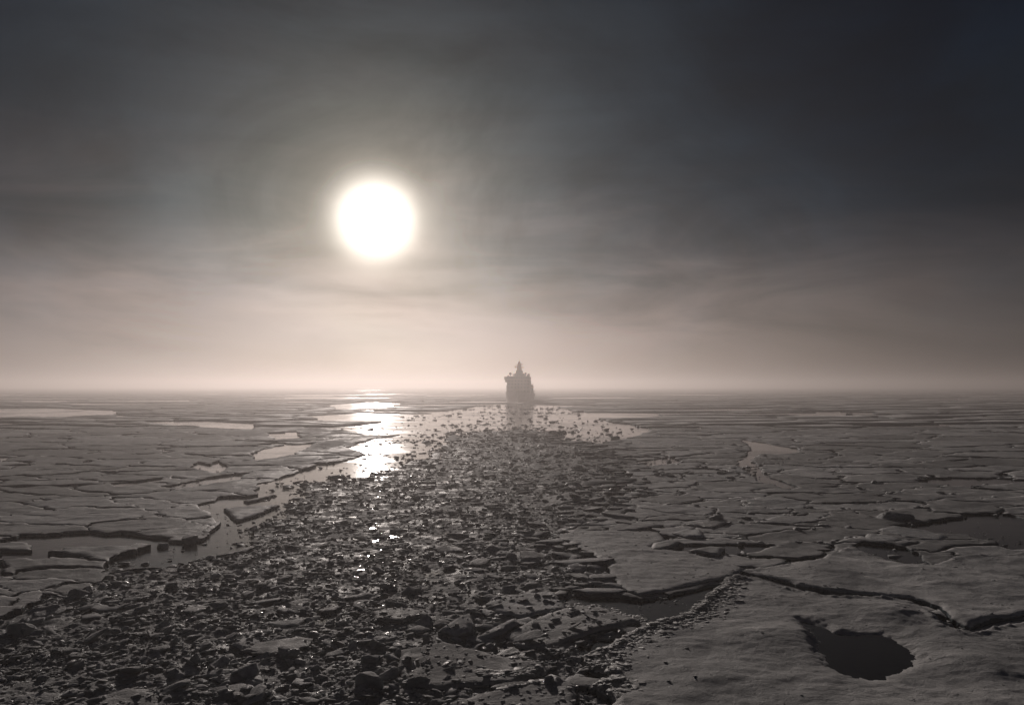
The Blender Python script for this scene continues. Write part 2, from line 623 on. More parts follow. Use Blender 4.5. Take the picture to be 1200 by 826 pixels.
# outlines, traced as points of the photograph and laid on the water
BRASH = poly([(-120, 900), (-120, 745), (0, 727), (40, 707), (100, 690), (120, 676), (190, 664), (235, 658), (292, 644),
              (285, 622), (328, 608), (335, 592), (356, 580), (350, 566), (400, 563), (455, 553), (470, 541), (502, 537),
              (510, 524), (530, 516), (560, 506), (610, 503), (640, 507), (665, 517), (700, 521), (738, 540), (735, 560),
              (722, 590), (700, 615), (648, 630), (684, 648), (708, 662), (714, 682), (693, 697), (655, 702), (720, 722),
              (752, 734), (735, 740), (684, 775), (690, 790), (712, 802), (690, 813), (712, 828), (712, 900)])
WATER = [poly(p) for p in [
    # lead along the left shore of the channel
    [(117, 675), (130, 657), (187, 641), (236, 637), (247, 620), (257, 613), (240, 603), (230, 593), (262, 584), (300, 583), (303, 567),
     (330, 560), (353, 553), (373, 547), (400, 541), (425, 534), (405, 525), (440, 514), (470, 510), (500, 510), (527, 512), (510, 524),
     (502, 537), (470, 541), (455, 553), (400, 563), (350, 566), (356, 580), (335, 592), (328, 608), (285, 622), (292, 644), (235, 658), (190, 664)],
    # wide water before the ship
    [(400, 503), (440, 496), (480, 488), (517, 483), (560, 476), (600, 474), (650, 476), (690, 488), (720, 495), (765, 503), (745, 512),
     (700, 521), (665, 517), (640, 507), (610, 503), (560, 506), (527, 512), (500, 510), (470, 510), (430, 511)],
    [(-140, 479), (60, 478), (143, 482), (135, 486), (75, 489), (-140, 489)],
    [(165, 494), (240, 493), (300, 496), (297, 503), (250, 502), (190, 498)],
    [(310, 508), (350, 506), (352, 514), (325, 517)],
    [(292, 532), (330, 522), (372, 519), (345, 534), (300, 541)],
    [(222, 550), (232, 543), (246, 545), (256, 541), (268, 549), (252, 556), (236, 553)],
    [(200, 570), (235, 562), (290, 555), (284, 562), (205, 575)],
    [(130, 567), (190, 561), (186, 566), (137, 572)],
    [(360, 487), (420, 484), (470, 485), (440, 492), (380, 493)],
    [(385, 474), (440, 471), (475, 473), (450, 479), (395, 480)],
    [(690, 486), (760, 484), (780, 488), (720, 491)],
    [(868, 514), (905, 521), (940, 527), (928, 533), (893, 532), (880, 542), (905, 560), (935, 572), (925, 576), (890, 565), (862, 545), (880, 527)],
    [(745, 540), (790, 537), (800, 542), (760, 548)],
    # dark openings on the right
    [(997, 643), (1013, 637), (1050, 640), (1077, 650), (1088, 664), (1060, 664), (1030, 655)],
    [(1045, 618), (1107, 612), (1160, 602), (1215, 610), (1225, 640), (1190, 646), (1130, 628), (1085, 628)],
    # the dark gap under the middle floe
    [(652, 701), (698, 697), (735, 702), (752, 706), (787, 700), (820, 691), (853, 686), (803, 724), (772, 736), (733, 724), (690, 714)],
    [(676, 771), (703, 750), (738, 740), (752, 736), (745, 744), (716, 761), (688, 773)],
]]
HERO = {}
HERO['A'] = poly([(858, 679), (910, 690), (973, 706), (1033, 709), (1067, 713), (1093, 724), (1108, 742), (1133, 750), (1173, 741), (1260, 724),
                  (1400, 740), (1480, 900), (712, 900), (716, 826), (694, 813), (716, 800), (690, 788), (684, 776), (717, 761), (745, 745), (803, 726), (835, 699)])
HERO['B'] = poly([(866, 673), (900, 668), (955, 663), (975, 652), (994, 645), (1030, 657), (1060, 668), (1093, 669), (1120, 656),
                  (1190, 652), (1320, 646), (1430, 730), (1260, 716), (1173, 732), (1135, 741), (1116, 733), (1100, 717), (1069, 706),
                  (1033, 703), (973, 700), (915, 686)])
HERO['D'] = poly([(648, 630), (673, 626), (710, 625), (771, 626), (780, 636), (762, 645), (790, 649), (804, 650), (843, 661), (874, 670), (854, 681),
                  (818, 688), (785, 696), (750, 703), (733, 697), (718, 683), (710, 662), (684, 647)])


def ragged(P, k=0.006, amp=0.007):
    """outline ragged at a scale that grows with distance"""
    W = np.stack([np.log(P[:, 1]), P[:, 0] / P[:, 1]], 1)
    out = []
    for a, b in zip(W, np.roll(W, -1, 0)):
        n = max(1, int(np.linalg.norm(b - a) / k))
        out += [a + (b - a) * i / n for i in range(n)]
    W = np.array(out)
    u, v = W[:, 0].copy(), W[:, 1].copy()
    W[:, 0] += 1.6 * amp * fbm(u, v, 0.045, 4, 0.6)
    W[:, 1] += amp * fbm(u + 5, v + 8, 0.05, 4, 0.6)
    y = np.exp(W[:, 0])
    return np.stack([W[:, 1] * y, y], 1)


BRASH0 = BRASH
BRASH = ragged(ragged(BRASH, 0.02, 0.022), 0.006, 0.006)
WATER = [ragged(w) for w in WATER]
OBST = WATER + [BRASH] + list(HERO.values())


# ------------------------------------------------------------------ pack ice: cracked floes on both sides
WIDE = 0.62            # floes lie about twice as wide as deep


def warp(P):           # ground -> (log distance, sideways angle), in which floes keep their size in view
    return np.stack([np.log(P[:, 1]), WIDE * P[:, 0] / P[:, 1]], 1)


def unwarp(Q):
    y = np.exp(Q[:, 0])
    return np.stack([Q[:, 1] / WIDE * y, y], 1)


def ksize(u, v):
    d = math.exp(u)
    px = 600 + v / WIDE * F
    py = 452 + H * F / d
    if 640 < px < 960 and 505 < py < 660:
        k = 0.058
    elif px <= 640:
        k = 0.105 if py > 500 else 0.08
    else:
        k = 0.10
    return k


def seeds(u0, u1, v0, v1, n):
    S = np.empty((0, 2))
    rad = []
    for _ in range(n):
        c = np.array([RNG.uniform(u0, u1), RNG.uniform(v0, v1)])
        k = ksize(*c) * RNG.choice([0.45, 0.8, 1.2, 1.8])
        if len(S):
            d = np.hypot(S[:, 0] - c[0], S[:, 1] - c[1])
            if (d < np.minimum(k, np.array(rad))).any() or (d < 0.5 * k).any():
                continue
        S = np.vstack([S, c])
        rad.append(k)
    return S


def clip(poly_, p, n):
    """keep the side of the line through p where (x-p).n <= 0"""
    out = []
    m = len(poly_)
    for i in range(m):
        a, b = poly_[i], poly_[(i + 1) % m]
        da, db = (a - p) @ n, (b - p) @ n
        if da <= 0:
            out.append(a)
        if (da < 0 < db) or (db < 0 < da):
            out.append(a + (b - a) * da / (da - db))
    return np.array(out)


def cells(S, gap):
    for i, s in enumerate(S):
        d = ((S - s) ** 2).sum(1)
        idx = np.argsort(d)[1:26]
        r = 0.3
        P = np.array([s + (-r, -r), s + (r, -r), s + (r, r), s + (-r, r)])
        for j in idx:
            dv = S[j] - s
            L = np.hypot(*dv)
            n = dv / L
            P = clip(P, s + n * (L / 2 - gap(i, j)), n)
            if len(P) < 3:
                break
        if len(P) >= 3:
            yield i, s, P


def push_out(P, obst, gapf):
    for ob in obst:
        if P[:, 0].max() < ob[:, 0].min() or P[:, 0].min() > ob[:, 0].max() or P[:, 1].max() < ob[:, 1].min() or P[:, 1].min() > ob[:, 1].max():
            continue
        k = inside(P, ob)
        if k.any():
            _, q = nearest(P[k], ob)
            v = q - P[k]
            v /= (np.linalg.norm(v, axis=1)[:, None] + 1e-9)
            P[k] = q + v * gapf
    return P


def area(P):
    x, y = P[:, 0], P[:, 1]
    return 0.5 * abs((x * np.roll(y, -1) - y * np.roll(x, -1)).sum())


FLOES = []
D_SPLIT = 300.0


def build_pack():
    S = seeds(math.log(30), math.log(4200), -0.95 * WIDE, 0.95 * WIDE, 9000)
    far_v, far_t, base = [], [], 0
    count = 0

    def gap(i, j):
        return 0.0002
    for i, s, C in cells(S, gap):
        P = unwarp(C)
        c = unwarp(s[None])[0]
        d = c[1]
        px, py = 600 + F * c[0] / d, 452 + H * F / d
        wet = 0.04 if px < 640 else (0.05 if px < 960 else 0.012)
        if d > 230:
            wet = 0.13 if px < 780 else 0.07
        if RNG.random() < wet:
            continue
        sp = 0.0042 * d
        near = d < D_SPLIT
        Q = rough_outline(P, sp if near else 0.012 * d, 0.0012 * d)
        Wq = warp(Q)
        # cracks open and close along their length: pull the rim in where this field is high
        op = 0.0004 + ((0.012 if px < 600 else 0.008) if near else 0.016) * np.maximum(0, fbm(Wq[:, 0] * 0.8 + 3, Wq[:, 1] * 0.6, 0.16, 3, 0.5) - 0.06)
        dl = s - Wq
        dl /= (np.linalg.norm(dl, axis=1)[:, None] + 1e-9)
        Wq = Wq + dl * np.minimum(op, 0.007)[:, None]
        ua, va = Wq[:, 0].copy(), Wq[:, 1].copy()
        Wq[:, 0] += 0.036 * fbm(ua, va, 0.10, 5, 0.6)
        Wq[:, 1] += 0.036 * fbm(ua + 9, va + 4, 0.10, 5, 0.6)
        Q = unwarp(Wq)
        hit = np.zeros(len(Q), bool)
        for ob in OBST:
            hit |= inside(Q, ob)
        if hit.mean() > 0.97:
            continue
        fb = 0.24 + RNG.normal(0, 0.05) if near else RNG.uniform(0.3, 0.8)
        if 640 < px < 960 and near:
            fb = 0.19 + RNG.normal(0, 0.05)
        if near:
            left = px < 600
            tl = (RNG.normal(0, 0.003), RNG.normal(0.002, 0.009))
            if left:
                lab = 'broad low snow-covered floe in the pack left of the brash channel'
                grp = 'floes left of the channel'
            elif px < 960 and 505 < py < 660:
                lab = 'cracked flat ice plate between the brash channel and the wide floes on the right'
                grp = 'cracked plates beside the channel'
            else:
                lab = 'wide snow-covered floe split by thin dark cracks on the right'
                grp = 'floes right of the channel'
            pale = (not left) and 640 < px < 960 and RNG.random() < 0.13
            if pale:
                lab = 'small pale bare-ice plate lying among the darker cracked plates'
                grp = 'pale plates beside the channel'
            if left:
                fb = 0.32 + RNG.normal(0, 0.07)
            FLOES.append((Q, dict(sp=sp, fb=fb, tilt=tl, und=0.18 if left else 0.16, rim=0.02, obst=OBST, shoulder=0.14, field=True), 'bare' if pale else 'snow', lab, grp, px, py))
        else:
            for V, T, nt in floe_geo(Q, sp=0.05 * d, fb=fb, und=0.1, rim=0.2, fine=0.0, obst=OBST):
                far_v.append(V)
                far_t.append(T + base)
                base += len(V)
    # say which one: counted along bands of the pack named by something one can find
    marks = [(0, 'just below the far water'), (508, 'level with the brash front'), (532, 'level with the bend of the lead'), (560, 'above the triangular slab'),
             (585, 'level with the triangular slab'), (615, 'level with the dark block'), (650, 'lowest before the brash')]
    bands = {}
    for k, it in enumerate(FLOES):
        b = max(i for i, m in enumerate(marks) if it[6] >= m[0])
        key = ('left' if it[5] < 600 else 'right', b, it[2])
        bands.setdefault(key, []).append((it[5], k))
    ords = 'first second third fourth fifth sixth seventh eighth ninth tenth eleventh twelfth'.split()
    uniq = {}
    for (side, b, mt), L in bands.items():
        L.sort(reverse=(side == 'right'))
        for n, (_, k) in enumerate(L):
            kind = 'pale plate' if mt == 'bare' else 'snowy floe'
            nth = ords[n] if n < len(ords) else '%dth' % (n + 1)
            uniq[k] = '%s %s from %s edge, %s' % (nth, kind, side, marks[b][1])
    shown = sorted(range(len(FLOES)), key=lambda k: -area(FLOES[k][0]) / FLOES[k][0][:, 1].mean() ** 3 * (1.0 if -40 < FLOES[k][5] < 1240 else 0.02))
    keep = set(shown[:255])
    nv, nt_, nb, extra = [], [], 0, 0
    for k, (Q, kw, mt, lab, grp, px, py) in enumerate(FLOES):
        if k in keep:
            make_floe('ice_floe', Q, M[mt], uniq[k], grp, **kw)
        else:
            for V, T, nt in floe_geo(Q, **kw):
                nv.append(V)
                nt_.append(T + nb)
                nb += len(V)
    me = mesh_np('broken_pack_ice', np.concatenate(nv), tris=np.concatenate(nt_))
    tag(obj('broken_pack_ice', me, M['snow']), 'small broken ice filling the gaps between the floes', 'pack ice', kind='stuff')
    me = mesh_np('distant_pack_ice', np.concatenate(far_v), tris=np.concatenate(far_t))
    tag(obj('distant_pack_ice', me, M['snow']), 'grey pack ice fading into the fog towards the horizon', 'pack ice', kind='stuff')


build_pack()

# ------------------------------------------------------------------ chunk shapes
_ico = {}


def ico(sub):
    if sub not in _ico:
        bm = bmesh.new()
        bmesh.ops.create_icosphere(bm, subdivisions=sub, radius=1.0)
        V = np.array([v.co[:] for v in bm.verts])
        T = np.array([[v.index for v in f.verts] for f in bm.faces])
        bm.free()
        _ico[sub] = (V, T)
    return _ico[sub]


def chunk_shape(sub, rng, cuts=9, rough=0.05):
    """a broken fragment: hull of a few points, faces roughened (sub 1 coarse .. 4 fine)"""
    n = int(rng.integers(9, 15))
    Q = rng.uniform(-1, 1, (n, 3))
    Q /= np.maximum(1e-6, (np.abs(Q) ** 3.2).sum(1) ** (1 / 3.2))[:, None]
    Q *= rng.uniform(0.8, 1.0, (n, 1)) * rng.uniform(0.7, 1.15, 3)
    bm = bmesh.new()
    for q in Q:
        bm.verts.new(q)
    bmesh.ops.convex_hull(bm, input=bm.verts[:])
    for v in [v for v in bm.verts if not v.link_faces]:
        bm.verts.remove(v)
    if sub >= 2:
        bmesh.ops.bevel(bm, geom=bm.edges[:], offset=0.09, segments=1, affect='EDGES')
        bmesh.ops.triangulate(bm, faces=bm.faces[:])
        cutn = {2: 0, 3: 2, 4: 4}[sub]
        if cutn:
            bmesh.ops.subdivide_edges(bm, edges=bm.edges[:], cuts=cutn, use_grid_fill=True)
    bmesh.ops.triangulate(bm, faces=bm.faces[:])
    bmesh.ops.recalc_face_normals(bm, faces=bm.faces[:])
    bm.verts.index_update()
    W = np.array([v.co[:] for v in bm.verts])
    T = np.array([[v.index for v in f.verts] for f in bm.faces])
    bm.free()
    if sub >= 3:
        a = rng.uniform(0, 50, 3)
        W = W + rough * 1.6 * np.stack([fbm(W[:, (k + 1) % 3] + a[k], W[:, (k + 2) % 3] * 1.1 + 0.7 * W[:, k], 0.5, 4, 0.6) for k in range(3)], 1)
    return W, T


def rot(rng, tiltmax=0.6):
    return np.array((Matrix.Rotation(rng.uniform(0, 6.283), 3, 'Z') @ Matrix.Rotation(rng.uniform(-tiltmax, tiltmax), 3, 'X') @ Matrix.Rotation(rng.uniform(-tiltmax, tiltmax), 3, 'Y')))


# ------------------------------------------------------------------ slush bed of the channel
def bed_height(x, y, e):
    d = y
    z = 0.12 + 0.15 * fbm(x, y, 3.4, 4, 0.55) + 0.24 * np.abs(fbm(x + 40, y, 1.1, 4, 0.62)) - 0.06 + 0.10 * fbm(x, y + 60, 14.0, 2)
    z = z - 1.0 * np.maximum(0, fbm(x + 11, y + 3, 1.2, 3, 0.6) - 0.455) * np.clip(1.3 - y / 300, 0.4, 1)
    for w in WATER[-2:]:
        P = np.stack([x, y], 1)
        dd, _ = nearest(P, w)
        z = np.where(inside(P, w), -0.25, np.where(dd < 0.6, z - 0.2 * (1 - dd / 0.6), z))
    return z - 0.30 * np.exp(-e / 0.5)


def build_slush():
    u0, u1 = math.log(BRASH[:, 1].min()), math.log(BRASH[:, 1].max())
    st = 0.0034
    W = warp(BRASH)
    nu, nv = int((u1 - u0) / st), int((W[:, 1].max() - W[:, 1].min()) / st)
    uu, vv = np.meshgrid(u0 + np.arange(nu) * st, W[:, 1].min() + np.arange(nv) * st, indexing='ij')
    P = unwarp(np.stack([uu.ravel(), vv.ravel()], 1))
    ins = inside(P, BRASH)
    idx = np.full(len(P), -1)
    idx[ins] = np.arange(ins.sum())
    Q = P[ins]
    e, _ = nearest(Q, BRASH0)
    z = bed_height(Q[:, 0], Q[:, 1], e)
    I = idx.reshape(nu, nv)
    a, b, c, d = I[:-1, :-1].ravel(), I[1:, :-1].ravel(), I[1:, 1:].ravel(), I[:-1, 1:].ravel()
    k = (a >= 0) & (b >= 0) & (c >= 0) & (d >= 0)
    a, b, c, d = a[k], b[k], c[k], d[k]
    T = np.concatenate([np.stack([a, c, b], 1), np.stack([a, d, c], 1)])
    me = mesh_np('slush', np.column_stack([Q, z]), tris=T)
    me.polygons.foreach_set('use_smooth', np.ones(len(T), bool))
    tag(obj('slush', me, M['slush']), 'dark wet slush filling the broken ice channel', 'slush', kind='stuff')


build_slush()

# ------------------------------------------------------------------ named floes and slabs
POND = poly([(938, 733), (958, 737), (980, 747), (1033, 750), (1053, 757), (1075, 773), (1067, 790), (1033, 802), (1000, 801), (973, 787), (957, 767), (950, 750)])


def pxbump(px, py, r, h):
    x, y = g(px, py)
    BUMPS.append((x, y, r, h))


pxbump(1050, 728, 2.2, 0.42)
pxbump(1000, 722, 2.0, 0.20)
pxbump(1150, 790, 2.6, 0.35)
pxbump(900, 760, 2.5, 0.14)
pxbump(1140, 690, 4.0, 0.30)
pxbump(960, 676, 4.0, 0.22)
pxbump(1090, 680, 3.0, 0.18)


def top_of(o):
    """height of an object's upper surface at a point (world x, y), or None"""
    me = o.data
    tree = BVHTree.FromPolygons([v.co[:] for v in me.vertices], [p.vertices[:] for p in me.polygons])
    lx, ly, lz = o.location

    def f(x, y):
        h = tree.ray_cast(Vector((x - lx, y - ly, 50)), Vector((0, 0, -1)))
        return None if h[0] is None else h[0].z + lz
    return f


def rubble_on(parent, line, width, n, smin, smax, rng, zb, mat, name='edge_rubble'):
    """crumbled ice along a broken edge (too small to pick apart)"""
    L = np.array([g(*p) for p in line])
    sh = [chunk_shape(1, rng, 8, 0.03) for _ in range(10)]
    seg = np.linalg.norm(np.diff(L, axis=0), axis=1)
    cum = np.concatenate([[0], np.cumsum(seg)])
    VV, TT, base = [], [], 0
    top = top_of(parent)
    for _ in range(n):
        s = rng.uniform(0, cum[-1])
        i = min(len(seg) - 1, int(np.searchsorted(cum, s) - 1))
        t = (s - cum[i]) / seg[i]
        p = L[i] + (L[i + 1] - L[i]) * t
        d = (L[i + 1] - L[i]) / seg[i]
        p = p + np.array([d[1], -d[0]]) * abs(rng.normal(0, 1)) * width * 0.6
        V, T = sh[rng.integers(len(sh))]
        zt = top(*p)
        zz = zb - 0.2 if zt is None else zt
        sz = rng.uniform(smin, smax) * rng.choice([0.6, 1.0, 1.0, 1.5])
        W = (V * sz * np.array([1.5, 1.2, 0.17])) @ rot(rng, 0.10).T + np.array([p[0], p[1], zz + 0.015 * rng.normal()])
        VV.append(W)
        TT.append(T + base)
        base += len(V)
    loc = parent.location
    me = mesh_np(name, np.concatenate(VV) - np.array(loc), tris=np.concatenate(TT))
    o = obj(name, me, mat, parent)
    tag(o, kind='stuff')


SLABS = []
HOBJ = {}


def build_heroes():
    rng = np.random.default_rng(5)
    o = make_floe('ice_floe', rough_outline(HERO['A'], 0.16, 0.25), M['snow'], 'large smooth snow-covered floe holding a dark melt pool',
                  sp=0.15, fb=0.48, und=0.22, rim=0.20, hollow=rough_outline(POND, 0.3, 0.32), zbot=-0.5)
    HOBJ['A'] = o
    # the pool is part of that floe
    e = POND.mean(0)
    big = e + (POND - e) * 1.18
    cc = np.array(o.location)[:2]
    V = [(p[0] - cc[0], p[1] - cc[1], 0.30) for p in big]
    pool = obj('melt_pool', mesh_np('melt_pool', V, [list(range(len(V)))]), M['sea'], o)
    pool['label'] = 'dark still melt pool in the snow'
    rubble_on(o, [(716, 826), (694, 813), (716, 800), (690, 788), (686, 777), (717, 762), (745, 746), (803, 727), (835, 700), (856, 681)],
              1.5, 2600, 0.06, 0.20, rng, 0.46, M['frost'])
    o = make_floe('ice_floe', rough_outline(HERO['B'], 0.24, 0.30), M['snow'], 'rolling snow-covered floe behind the long curved crack above the melt pool',
                  sp=0.26, fb=0.45, und=0.26, rim=0.12, zbot=-0.5)
    HOBJ['B'] = o
    o = make_floe('ice_floe', rough_outline(HERO['D'], 0.2, 0.25), M['snow'], 'flat floe with an undercut edge above the dark open gap',
                  sp=0.25, fb=0.40, und=0.10, rim=0.06, zbot=-0.5)
    HOBJ['D'] = o
    rubble_on(o, [(708, 662), (717, 683), (733, 698), (700, 697), (655, 701)], 0.9, 500, 0.06, 0.22, rng, 0.26, M['frost'])

    def slab(pts, label, fb, tilt=(0, 0), mat='snow', rub=None, thick=0.5, und=0.06, name='ice_slab', amp=0.16):
        q = rough_outline(poly(pts), 0.14, amp)
        d = q[:, 1].mean()
        s = make_floe(name, q, M[mat], label, cat='ice slab', sp=0.0040 * d, fb=fb, tilt=tilt, und=und, rim=0.05, zbot=fb - thick - 0.4, fine=0.8)
        s['kind'] = 'thing'
        SLABS.append((q, fb, top_of(s)))
        if rub:
            rubble_on(s, rub, 0.8, int(len(rub) * 60), 0.06, 0.2, rng, fb, M['frost'])
        return s
    slab([(567, 712), (585, 704), (650, 699), (662, 714), (665, 719), (610, 728), (585, 723)], 'flat grey slab tipped beside the left end of the dark gap', 0.42, (0.0, 0.03))
    slab([(590, 750), (612, 737), (640, 725), (663, 718), (687, 715), (717, 722), (748, 733), (733, 739), (694, 747), (640, 764), (612, 763)],
         'crusted slab with a dark straight edge beside the narrow gap', 0.42, (0.01, 0.02), rub=[(748, 733), (717, 722), (687, 715), (663, 718)])
    slab([(470, 768), (520, 758), (560, 768), (610, 780), (643, 783), (640, 795), (600, 806), (550, 809), (520, 813), (480, 808), (464, 790)],
         'wide rubble-strewn slab with pale streaks next to the heap of boulders', 0.38, (0.0, 0.02), rub=[(640, 795), (600, 800), (560, 798)])
    slab([(528, 830), (590, 814), (660, 802), (676, 812), (672, 840), (600, 880), (530, 880)], 'rubbly slab cut by the lower picture edge beside the melt-pool floe', 0.42, (0, 0.02),
         rub=[(660, 804), (620, 812), (590, 820)])
    slab([(513, 746), (530, 738), (550, 731), (556, 742), (553, 749), (535, 752)], 'thick tilted slab with a glinting wet corner', 0.75, (0.06, 0.10), thick=0.8, amp=0.06)
    slab([(557, 752), (580, 742), (604, 734), (608, 740), (590, 749), (566, 757)], 'narrow tilted slab beside the slab with the glinting corner', 0.55, (0.05, 0.06), thick=0.6, amp=0.06)
    slab([(433, 722), (455, 716), (490, 718), (500, 725), (470, 733), (440, 730)], 'oval flat slab lying in the brash above the heap of boulders', 0.34)
    slab([(474, 742), (490, 736), (505, 741), (490, 747)], 'small round-topped slab left of the slab with the glinting corner', 0.32)
    slab([(535, 716), (548, 708), (565, 714), (562, 722), (545, 722)], 'small slab between the tilted slabs and the flat grey slab', 0.36)
    slab([(699, 750), (712, 744), (735, 740), (736, 745), (712, 751)], 'thin pale slab afloat in the narrow dark gap', 0.16, mat='bare')
    slab([(787, 628), (803, 624), (822, 625), (825, 633), (805, 633)], 'pale pointed plate on the floes, highest but one of four pale plates', 0.46, (0, 0.01), 'bare', amp=0.1)
    slab([(803, 618), (820, 615), (855, 615), (836, 623)], 'pale thin plate farthest up of the four pale plates', 0.44, (0, 0.01), 'bare', amp=0.1)
    slab([(806, 649), (830, 645), (850, 646), (843, 655)], 'pale triangular plate beside the crack at the middle floe', 0.46, (0, 0.01), 'bare', amp=0.1)
    slab([(762, 648), (765, 641), (785, 637), (801, 640), (776, 650)], 'pale plate resting on the upper corner of the middle floe', 0.52, (0, 0.01), 'bare', amp=0.1)
    slab([(1012, 636), (1016, 629), (1045, 631), (1060, 637), (1035, 640)], 'pale rimmed slab at the upper end of the dark opening', 0.4, (0, 0.02), 'bare', amp=0.12)
    slab([(1028, 624), (1045, 620), (1090, 626), (1112, 632), (1100, 637), (1060, 632)], 'long pale slab above the dark opening on the right', 0.4, (0, 0.02), 'bare', amp=0.12)
    slab([(262, 598), (290, 596), (327, 594), (300, 606), (277, 613)], 'triangular dark slab afloat in the lead', 0.36, (0, 0.01), amp=0.2)
    slab([(236, 625), (258, 613), (257, 617), (238, 631)], 'narrow sliver of ice on the left shore of the lead', 0.45, amp=0.1)
    slab([(285, 588), (318, 582), (317, 584), (290, 590)], 'thin sliver afloat at the bend of the lead', 0.3, amp=0.1)
    for i, (pts, lab) in enumerate([
        ([(245, 800), (290, 790), (297, 800), (262, 806)], 'flat dark slab in the brash, upper left of three near the lower edge'),
        ([(280, 797), (305, 792), (308, 803), (292, 808)], 'flat dark slab in the brash, upper right of three near the lower edge'),
        ([(245, 812), (285, 806), (320, 818), (300, 826), (250, 826)], 'flat dark slab in the brash, lowest of three near the lower edge'),
        ([(270, 760), (290, 748), (312, 745), (300, 762), (285, 767)], 'flat square slab alone in the lower left brash'),
        ([(105, 826), (150, 812), (185, 818), (185, 845), (100, 850)], 'long low slab at the lower picture edge in the left brash'),
        ([(600, 592), (625, 588), (670, 580), (690, 588), (640, 596), (605, 597)], 'dark humped slab in the far brash right of the sun glitter')]):
        slab(pts, lab, 0.34, (RNG.normal(0, 0.02), abs(RNG.normal(0, 0.02))), amp=0.08)


build_heroes()


# ------------------------------------------------------------------ boulders with a place of their own
def boulder(px, py, w, hgt, label, seed, rz=0.0, dep=0.8):
    rng = np.random.default_rng(seed)
    V, T = chunk_shape(4, rng, 8, 0.035)
    x, y = g(px, py)
    dpx = F / y
    sx, sz = w / dpx / 2 / 0.85, 0.68 * hgt / dpx / 0.95
    V = V * np.array([sx, sx * dep, sz])
    c, s = math.cos(rz), math.sin(rz)
    V = V @ np.array([[c, -s, 0], [s, c, 0], [0, 0, 1]]).T
    V[:, 2] += 0.12 * sz
    me = mesh_np('ice_boulder', V, tris=T)
    me.polygons.foreach_set('use_smooth', np.ones(len(T), bool))
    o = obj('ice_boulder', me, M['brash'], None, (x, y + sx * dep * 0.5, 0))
    tag(o, label, 'ice boulder')


for a in [
    (432, 810, 42, 24, 'largest rounded boulder at the front of the heap by the wide slab', 1),
    (450, 798, 32, 24, 'tall dark boulder right behind the largest boulder of the heap', 2, 0.6),
    (446, 762, 30, 20, 'angular boulder on top of the heap by the wide slab', 3, 0.4),
    (466, 770, 15, 15, 'small round boulder at the right side of the heap', 4),
    (434, 779, 22, 14, 'low boulder in the middle of the heap', 5),
    (478, 762, 9, 12, 'small upright boulder standing beside a bright glint', 6),
    (87, 702, 30, 16, 'large flat-topped boulder at the lower left floe edge', 7),
    (48, 720, 30, 18, 'pointed dark boulder left of the flat-topped boulder', 8, 0.5),
    (12, 748, 40, 26, 'large dark boulder at the left picture edge', 9),
    (42, 732, 18, 10, 'low boulder below the pointed dark boulder', 10),
    (220, 638, 36, 16, 'big dark block on the left shore of the lead', 11),
    (189, 642, 14, 9, 'small round block on the left shore of the lead', 12),
    (617, 629, 26, 14, 'dark boulder on the right side of the far brash', 13),
    (675, 574, 20, 12, 'dark hummock block at the right rim of the channel', 14),
    (1048, 611, 44, 13, 'long dark boulder among the cracked floes on the right', 15),
    (957, 581, 10, 7, 'small dark block at the bend of the crack on the right', 16),
    (860, 523, 18, 5, 'dark block afloat in the narrow lead on the right', 17),
    (482, 697, 20, 12, 'round boulder in the middle of the near brash', 18),
    (452, 693, 20, 12, 'angular boulder left of the round one in the near brash', 19),
    (418, 704, 40, 10, 'long dark block lying in the middle of the near brash', 20),
    (428, 714, 52, 7, 'long low block below the other long block in the near brash', 21),
    (522, 735, 10, 8, 'small boulder on the wide slab side of the brash', 22),
    (575, 712, 12, 9, 'round boulder at the corner of the flat grey slab', 23),
    (635, 765, 11, 11, 'round boulder at the near edge of the crusted slab', 24),
    (996, 487, 14, 5, 'dark block on the far ridge on the right', 25),
    (1106, 486, 22, 5, 'dark hump farther right on the far ridge', 26),
    (712, 790, 20, 6, 'low lump at the tip of the melt-pool floe', 27),
]:
    boulder(*a)


